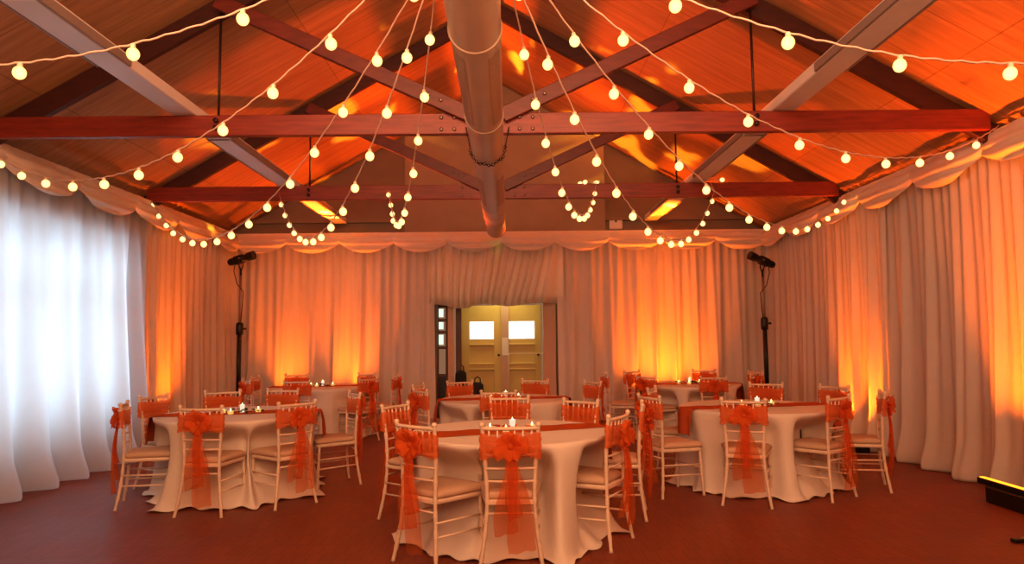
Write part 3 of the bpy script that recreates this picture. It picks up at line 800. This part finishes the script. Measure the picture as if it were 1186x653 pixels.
# chairs: x, y of the back posts, facing direction, label, sash variant
FRONT, DOORT, SHEERT, SIDET, CORNT, GLOWT = ('the centre front table', 'the table before the doors', 'the table by the glowing sheer', 'the table by the side curtain', 'the window-side corner table', 'the table under the amber glow')
CH = [
 (.01, 4.46, .0, 1.0, 'chair seen squarely from behind, closest to the camera at ' + FRONT, 0),
 (-.585, 4.58, .63, .76, 'chair angled inward beside the squarely seen one at ' + FRONT, 1),
 (-.925, 5.90, .87, -.47, 'chair turned sideways behind the inward-angled chair at ' + FRONT, 2),
 (.75, 4.98, -.85, .52, 'sash-covered chair seen obliquely from behind on the camera side of ' + FRONT, 2),
 (1.07, 5.77, -.98, .18, 'edge-on chair with long sash hanging outward at ' + FRONT, 0),
 (.61, 6.10, -.62, -.73, 'chair facing the camera by the runner end of ' + FRONT, 1),
 (.01, 6.52, .0, -1.0, 'chair facing the camera behind the votive of ' + FRONT, 0),
 (-.10, 7.28, .05, 1.0, 'chair with its back to the camera at ' + DOORT, 1),
 (-.61, 9.02, .50, -.85, 'chair facing the camera in front of the black bags at ' + DOORT, 2),
 (.345, 9.20, -.36, -.93, 'chair facing the camera before the railed cream door at ' + DOORT, 0),
 (-.93, 7.62, .85, .52, 'chair with large flared sash, glass-door side of ' + DOORT, 1),
 (-1.06, 8.48, 1.0, -.25, 'chair mostly hidden behind the flared-sash chair at ' + DOORT, 2),
 (1.03, 8.72, -.87, -.45, 'chair with red bow against plain back curtain at ' + DOORT, 0),
 (-3.43, 6.33, .93, .33, 'chair seen side-on against the glowing sheer curtain', 2),
 (-2.57, 5.90, .05, 1.0, 'chair seen squarely from behind at ' + SHEERT, 1),
 (-1.90, 6.24, -.72, .68, 'chair with broad orange tail, angled inward at ' + SHEERT, 0),
 (-1.63, 7.26, -.86, -.50, 'chair seen nearly edge-on at the room side of ' + SHEERT, 2),
 (-3.13, 7.68, .42, -.90, 'chair facing the camera behind the candles of ' + SHEERT, 1),
 (-2.55, 7.86, -.10, -1.0, 'pale-railed chair facing the camera across ' + SHEERT, 0),
 (-3.60, 7.17, .94, -.32, 'chair against the amber wall stripe at ' + SHEERT, 2),
 (2.03, 6.02, .35, .93, 'chair with full sash, back to the camera, at ' + SIDET, 0),
 (2.93, 6.24, -.58, .81, 'chair half covered by its red bow at ' + SIDET, 1),
 (3.53, 6.64, -.93, .36, 'side-on chair against the amber side glow at ' + SIDET, 2),
 (3.50, 7.52, -.90, -.44, 'chair right behind the red-bow chair at ' + SIDET, 0),
 (2.98, 8.05, -.42, -.90, 'white-railed chair facing the camera across ' + SIDET, 1),
 (1.34, 6.50, .93, .36, 'ladder-backed chair with bare side rungs showing at ' + SIDET, 2),
 (1.58, 7.50, .90, -.42, 'dim chair just behind the ladder-backed one at ' + SIDET, 0),
 (-3.72, 10.02, .80, .58, 'side-on chair with bow, nearest the corner stand, at ' + CORNT, 1),
 (-3.86, 10.75, .99, .05, 'red-sashed chair next to the side-on one at ' + CORNT, 2),
 (-3.45, 11.42, .50, -.86, 'dark chair against the amber back glow at ' + CORNT, 0),
 (-2.90, 9.62, .0, 1.0, 'pale-topped chair with its back to the camera at ' + CORNT, 0),
 (-2.35, 11.45, -.55, -.83, 'chair facing the camera past the runner end of ' + CORNT, 1),
 (-2.03, 10.05, -.85, .60, 'chair showing its full red sash at ' + CORNT, 2),
 (-1.76, 10.72, -1.0, .06, 'edge-on chair on the doorway side of ' + CORNT, 1),
 (1.52, 10.55, 1.0, -.05, 'tall thin side-on chair on the doorway side of ' + GLOWT, 0),
 (1.97, 9.85, .72, .55, 'chair with dark red bow at the near corner of ' + GLOWT, 1),
 (2.05, 11.35, .62, -.78, 'chair at the edge of the glow behind ' + GLOWT, 2),
 (2.80, 9.50, .0, 1.0, 'red-sashed chair with its back to the camera at ' + GLOWT, 0),
 (3.22, 11.42, -.35, -.94, 'dark chair silhouetted by the glow behind ' + GLOWT, 1),
 (3.52, 10.10, -.85, .45, 'nearer of two red-sashed chairs by the stand at ' + GLOWT, 2),
 (3.80, 10.75, -.96, -.28, 'farther of two red-sashed chairs by the stand at ' + GLOWT, 0),
]
T1 = (.01, 5.33); T4 = (-.05, 8.17); T2 = (-2.63, 6.85); T3 = (2.48, 6.98); T5 = (-2.88, 10.75); T6 = (2.70, 10.40)
TD = [(T1, 20, 1.0, FRONT, 'petal'), (T4, 8, 2.3, DOORT, 'petal'),
      (T2, 14, 3.7, SHEERT, 'leaf'), (T3, 12, 4.4, SIDET, 'leaf'),
      (T5, 6, 5.2, CORNT, 'leaf'), (T6, 4, 6.1, GLOWT, 'leaf')]
for (cx, cy), ang, sd, nm, sc in TD:
    table(cx, cy, 'round banquet table hidden under the cloth of ' + nm)
    near = []
    for x, y, fx, fy, lab, v in CH:
        if math.hypot(x-cx, y-cy) < 1.35:
            h = math.hypot(fx, fy); near.append((x-cx, y-cy, fx/h, fy/h))
    tablecloth(cx, cy, sd, 'ivory floor-length cloth draped over ' + nm, near)
    runner(cx, cy, math.radians(ang), 'orange satin runner lying across ' + nm)
    votive(cx+.02, cy+.02, 'tall white votive holder at the middle of ' + nm)
    for k, (dx, dy, w_) in enumerate(((-.15, -.02, 'window'), (.17, .04, 'opposite'), (-.03, -.14, 'camera'))):
        votive(cx+dx, cy+dy, 'small lit tealight, %s side of the votive on %s' % (w_, nm), False)
    petals(cx, cy, ('orange petals' if sc == 'petal' else 'dark leaves') + ' strewn round the candles on ' + nm, sc)

# ------------------------------------------------------------------ chairs
def bamboo(pts, r, rings=7, n=8):
    """tube along a smooth path with bamboo-like nodes"""
    P = [Vector(p) for p in pts]
    out = []; seg = 8
    for i in range(len(P)-1):
        p0 = P[max(i-1, 0)]; p1 = P[i]; p2 = P[i+1]; p3 = P[min(i+2, len(P)-1)]
        for k in range(seg):
            t = k/seg
            out.append(.5*((2*p1) + (p2-p0)*t + (2*p0-5*p1+4*p2-p3)*t*t + (3*p1-p0-3*p2+p3)*t**3))
    out.append(P[-1])
    tot = len(out)-1
    rs = []
    for i in range(len(out)):
        x = i/tot*rings; d = abs(x-round(x)); rs.append(r*(1+.28*math.exp(-(d/.07)**2)))
    return out, rs
def chair_proto(variant):
    rnd = random.Random(variant*13+5)
    t = empty('banquet_chair')
    W = M['chair']
    for s in (-1, 1):
        pts, rs = bamboo([(s*.200, -.045, 0), (s*.165, -.012, .22), (s*.150, 0, .43), (s*.160, -.006, .66), (s*.178, -.035, .90)], .0128, 8)
        mb = MB().tube(pts, rs, 8); mb.lathe(sphere_prof(.019, 6), 8, (s*.1785, -.036, .905)); mb.build('rear_leg', W, t)
        pts, rs = bamboo([(s*.190, .375, .42), (s*.196, .385, .2), (s*.204, .40, 0)], .0128, 4)
        MB().tube(pts, rs, 8).build('front_leg', W, t)
    # seat frame: rounded trapezoid
    def outline(w0, w1, y0, y1, cr=.05):
        pts = []
        for (cx, cy, a0) in ((w1/2-cr, y1-cr, 0), (-w1/2+cr, y1-cr, 90), (-w0/2+cr*.6, y0+cr*.6, 180), (w0/2-cr*.6, y0+cr*.6, 270)):
            c2 = cr if a0 < 180 else cr*.6
            for k in range(6):
                a = math.radians(a0+k*18); pts.append((cx+c2*math.cos(a), cy+c2*math.sin(a)))
        return pts
    def slab(mb, ol, layers):
        n = len(ol); cxm = sum(p[0] for p in ol)/n; cym = sum(p[1] for p in ol)/n; b = len(mb.v)
        for k, z in layers:
            for x, y in ol: mb.v.append((cxm+(x-cxm)*k, cym+(y-cym)*k, z))
        for j in range(len(layers)-1):
            for i in range(n): mb.f.append((b+j*n+i, b+j*n+(i+1) % n, b+(j+1)*n+(i+1) % n, b+(j+1)*n+i))
        mb.f.append(tuple(b+i for i in reversed(range(n)))); mb.f.append(tuple(b+(len(layers)-1)*n+i for i in range(n)))
    mb = MB(); slab(mb, outline(.33, .42, -.012, .405), [(.97, .402), (1, .407), (1, .428), (.97, .433)]); mb.build('seat', W, t, sharp=50)
    mb = MB(); slab(mb, outline(.345, .43, .012, .412), [(.94, .434), (1.0, .443), (1.015, .457), (.99, .472), (.90, .483), (.6, .489), (.2, .49)]); mb.build('cushion', M['cushion'], t)
    # backrest
    mb = MB()
    def hx(z): return .150+.028*max(0, (z-.43)/.47)
    def hy(z): return -.036*max(0, (z-.5)/.4)**1.4
    for z, r in ((.882, .0125), (.715, .0095), (.63, .0085), (.55, .0085)):
        bow_ = .018
        pts = [(hx(z)*q, hy(z)-bow_*(1-q*q), z) for q in [i/6-1 for i in range(13)]]
        mb.tube(pts, r, 6)
    for k in range(6):
        q = -1+2*(k+.75)/6.5
        pts = [(hx(z)*q, hy(z)-.018*(1-q*q), z) for z in (.715, .77, .83, .882)]
        mb.tube(pts, [.006, .008, .008, .006], 6)
    mb.build('backrest', W, t)
    for s in (-1, 1):
        for z in (.20, .29): MB().tube([(s*.168, -.01, z), (s*.197, .385, z-.01)], .0078, 6).build('stretcher', W, t)
    MB().tube([(-.155, -.004, .35), (.155, -.004, .35)], .0078, 6).build('stretcher', W, t)
    MB().tube([(-.196, .383, .25), (.196, .383, .25)], .0078, 6).build('stretcher', W, t)
    # organza sash
    zc = .775
    def band(u, v):
        a = 2*PI*u; e = .55
        cx = math.copysign(abs(math.cos(a))**e, math.cos(a)); sy = math.copysign(abs(math.sin(a))**e, math.sin(a))
        z = zc + (v-.5)*.155 + .008*math.sin(a*3+v*4+variant)
        pinch = 1-.25*math.exp(-((a-1.5*PI)/.5)**2)
        z = zc + (z-zc)*pinch
        return ((.196+.004*math.sin(v*19))*cx, -.028 - .0 + (.03+.004*math.sin(v*23+a*2))*sy, z)
    sa = MB().grid(band, 40, 10, wrap=True).build('sash', M['organza'], t)
    # bow: a rosette of folded loops
    mb = MB(); c = Vector((0, -.07, zc+.005))
    nl = 11
    for k in range(nl):
        a = 2*PI*k/nl + rnd.uniform(-.2, .2); ln = rnd.uniform(.075, .125); w = rnd.uniform(.035, .055); lift = rnd.uniform(.01, .06); ph = rnd.uniform(0, 6)
        dr = Vector((math.cos(a), 0, math.sin(a))); sd = Vector((-math.sin(a), 0, math.cos(a)))
        def pet(u, v):
            s = math.sin(PI*min(u*.95+.04, 1))
            return c + dr*(ln*math.sin(u*PI*.62)/math.sin(PI*.5)) + sd*((v-.5)*2*w*(.15+.85*math.sin(PI*min(1, u*.8+.08)))) + Vector((0, -lift*math.sin(u*PI*.9) - .012*math.sin(v*9+ph)*u, 0))
        mb.grid(pet, 7, 5)
    mb.lathe(sphere_prof(.024, 6), 10, (0, -.075, zc))
    mb.build('bow', M['organza_bow'], sa)
    # tails
    for k, (sx, zl, w1) in enumerate(((-1, .22 + .06*rnd.random(), .15), (1, .10 + .06*rnd.random(), .17), (.3, .34+.1*rnd.random(), .09))):
        ph = rnd.uniform(0, 6); drift = rnd.uniform(.03, .09)*sx
        def tail(u, v):
            w = .028 + (w1-.028)*min(1, u*1.25)**.7
            z = zc-.01 + (zl-zc+.03*(v-.5))*u
            x = drift*u + (v-.5)*w + .012*math.sin(u*7+ph)
            y = -.075 - .035*math.sin(u*PI*.8) + .013*math.sin(v*11+ph+u*3)*(.3+u) + .02*u
            return (x, y, z)
        MB().grid(tail, 10, 22).build('sash_tail', M['organza_thin'], sa)
    return t
protos = [chair_proto(v) for v in range(3)]
cm = children_of()
used = [False]*3
for x, y, fx, fy, lab, v in CH:
    if not used[v]: o = protos[v]; used[v] = True
    else: o = copy_tree(protos[v], None, cm)
    o.location = (x, y, 0); o.rotation_euler = (0, 0, math.atan2(-fx, fy))
    tag(o, lab, 'chair', 'limewashed chairs with orange sashes')

# ------------------------------------------------------------------ lights
def area(name, loc, target, size, size_y, col, power, spread=180):
    l = bpy.data.lights.new(name, 'AREA'); l.shape = 'RECTANGLE'; l.size = size; l.size_y = size_y; l.color = col; l.energy = power; l.spread = math.radians(spread)
    o = bpy.data.objects.new(name, l); COL.objects.link(o); o.location = loc
    d = Vector(target)-Vector(loc); o.rotation_euler = d.to_track_quat('-Z', 'Y').to_euler()
    return o
# daylight outside the window wall
area('daylight', (WL-.45, 7.55, 1.65), (0, 7.55, 1.5), 2.6, 2.1, (.58, .80, 1.0), 48, 85)
# warm fill lamps, added out of view to brighten the whole hall
area('fill_light', (.4, -1.2, 3.4), (.3, 7.5, .6), 7.0, 2.2, (1.0, .46, .23), 230)
area('fill_light', (-.2, 1.6, 4.3), (-.2, 12.2, 2.0), 5.0, 1.4, (1.0, .50, .27), 135, 120)  # added fill thrown at the back wall and door drape
area('fill_light', (0, .2, 2.0), (0, 6, 6.0), 5.0, 1.0, (1.0, .48, .22), 62, 120)  # added fill aimed up to lift the roof lining
# amber light bars wash the drapes from the floor
AMB = (1.0, .145, .003)
def wash(loc, target, ln, along_y, power):
    o = area('amber_wash', loc, target, ln, .05, AMB, power, 62)
    d = (Vector(target)-Vector(loc)).normalized()
    xax = Vector((0, 1, 0)) if along_y else Vector((1, 0, 0))
    z = -d; xax = (xax - z*xax.dot(z)).normalized(); yv = z.cross(xax)
    o.rotation_euler = Matrix((xax, yv, z)).transposed().to_euler()
for cy_ in (8.62, 9.22): wash((4.36, cy_, .20), (4.60, cy_, 2.2), .28, True, 15)
for cy_ in (5.55, 6.15): wash((4.18, cy_, .20), (4.50, cy_, 2.4), .30, True, 24)
wash((-4.50, 9.75, .20), (-4.76, 9.75, 2.2), .5, True, 19)
for cx_, pw in ((-3.83, 15), (-2.72, 18)): wash((cx_, 11.80, .20), (cx_, 12.10, 2.2), .32, False, pw)
for cx_, pw in ((2.25, 13), (2.75, 24), (3.25, 14)): wash((cx_, 11.80, .20), (cx_, 12.10, 2.2), .34, False, pw)
# spotlights: red-orange wash plus a yellow broken-cloud gobo, thrown across to the opposite roof slope
def spot(name, loc, target, ang, blend, col, power, gobo=None):
    l = bpy.data.lights.new(name, 'SPOT'); l.spot_size = math.radians(ang); l.spot_blend = blend; l.color = col; l.energy = power; l.shadow_soft_size = .05
    o = bpy.data.objects.new(name, l); COL.objects.link(o); o.location = loc
    o.rotation_euler = (Vector(target)-Vector(loc)).to_track_quat('-Z', 'Y').to_euler()
    if gobo:
        l.use_nodes = True; nt = l.node_tree
        em = [n for n in nt.nodes if n.type == 'EMISSION'][0]
        tc = N(nt, 'ShaderNodeTexCoord'); mp = N(nt, 'ShaderNodeMapping'); mp.inputs['Scale'].default_value = gobo[0]; mp.inputs['Location'].default_value = gobo[1]
        L(nt, tc.outputs['Normal'], mp.inputs[0])
        nz = N(nt, 'ShaderNodeTexNoise'); nz.inputs['Scale'].default_value = 7.0; nz.inputs['Detail'].default_value = 2
        L(nt, mp.outputs[0], nz.inputs[0])
        mr = N(nt, 'ShaderNodeMapRange'); mr.inputs[1].default_value = gobo[2]; mr.inputs[2].default_value = gobo[2]+.03
        L(nt, nz.outputs[0], mr.inputs[0]); L(nt, mr.outputs[0], em.inputs['Strength'])
    return o
pL = Vector((-4.46, 11.55, 2.83)) + axL*.30
pR = Vector((4.30, 11.55, 2.72)) + axR*.30
RED = (1.0, .11, .006); YEL = (1.0, .45, .03)
spot('spot_wash', pL, (3.3, 7.4, 6.3), 42, .2, RED, 2900)
spot('spot_gobo', pL, (2.3, 10.5, 5.1), 36, .2, YEL, 7500, ((1, 2.0, 1), (.3, .1, 0), .575))
spot('spot_wash', pR, (-3.0, 9.7, 6.0), 42, .2, RED, 2300)
spot('spot_gobo', pR, (-2.4, 10.3, 5.1), 38, .2, YEL, 7500, ((1, 2.0, 1), (1.7, .6, 0), .575))
spot('green_glint', Vector((-.2, 10.95, 2.95)), (-.2, 12.1, 3.08), 17, 1.0, (.25, 1.0, .12), 5)  # added lamp that makes the small green glow on the back pelmet
# lobby lamp
area('lobby_lamp', (-.1, 13.0, 2.45), (-.1, 13.05, 0), 1.0, .5, (1.0, .78, .35), 11)

# world: dim warm surroundings seen only through the open end of the hall
w = bpy.data.worlds.new('world'); scene.world = w; w.use_nodes = True
bg = w.node_tree.nodes['Background']; bg.inputs[0].default_value = (1.0, .50, .27, 1); bg.inputs[1].default_value = .27

scene.view_settings.view_transform = 'Standard'
scene.view_settings.look = 'None'
scene.view_settings.exposure = 0.12
scene.view_settings.gamma = 0.92
scene.cycles.use_denoising = True
try: scene.cycles.denoiser = 'OPENIMAGEDENOISE'
except Exception: pass
scene.cycles.max_bounces = 8
scene.cycles.diffuse_bounces = 4
scene.cycles.transparent_max_bounces = 24
scene.cycles.sample_clamp_indirect = 6.0
scene.cycles.caustics_reflective = False; scene.cycles.caustics_refractive = False
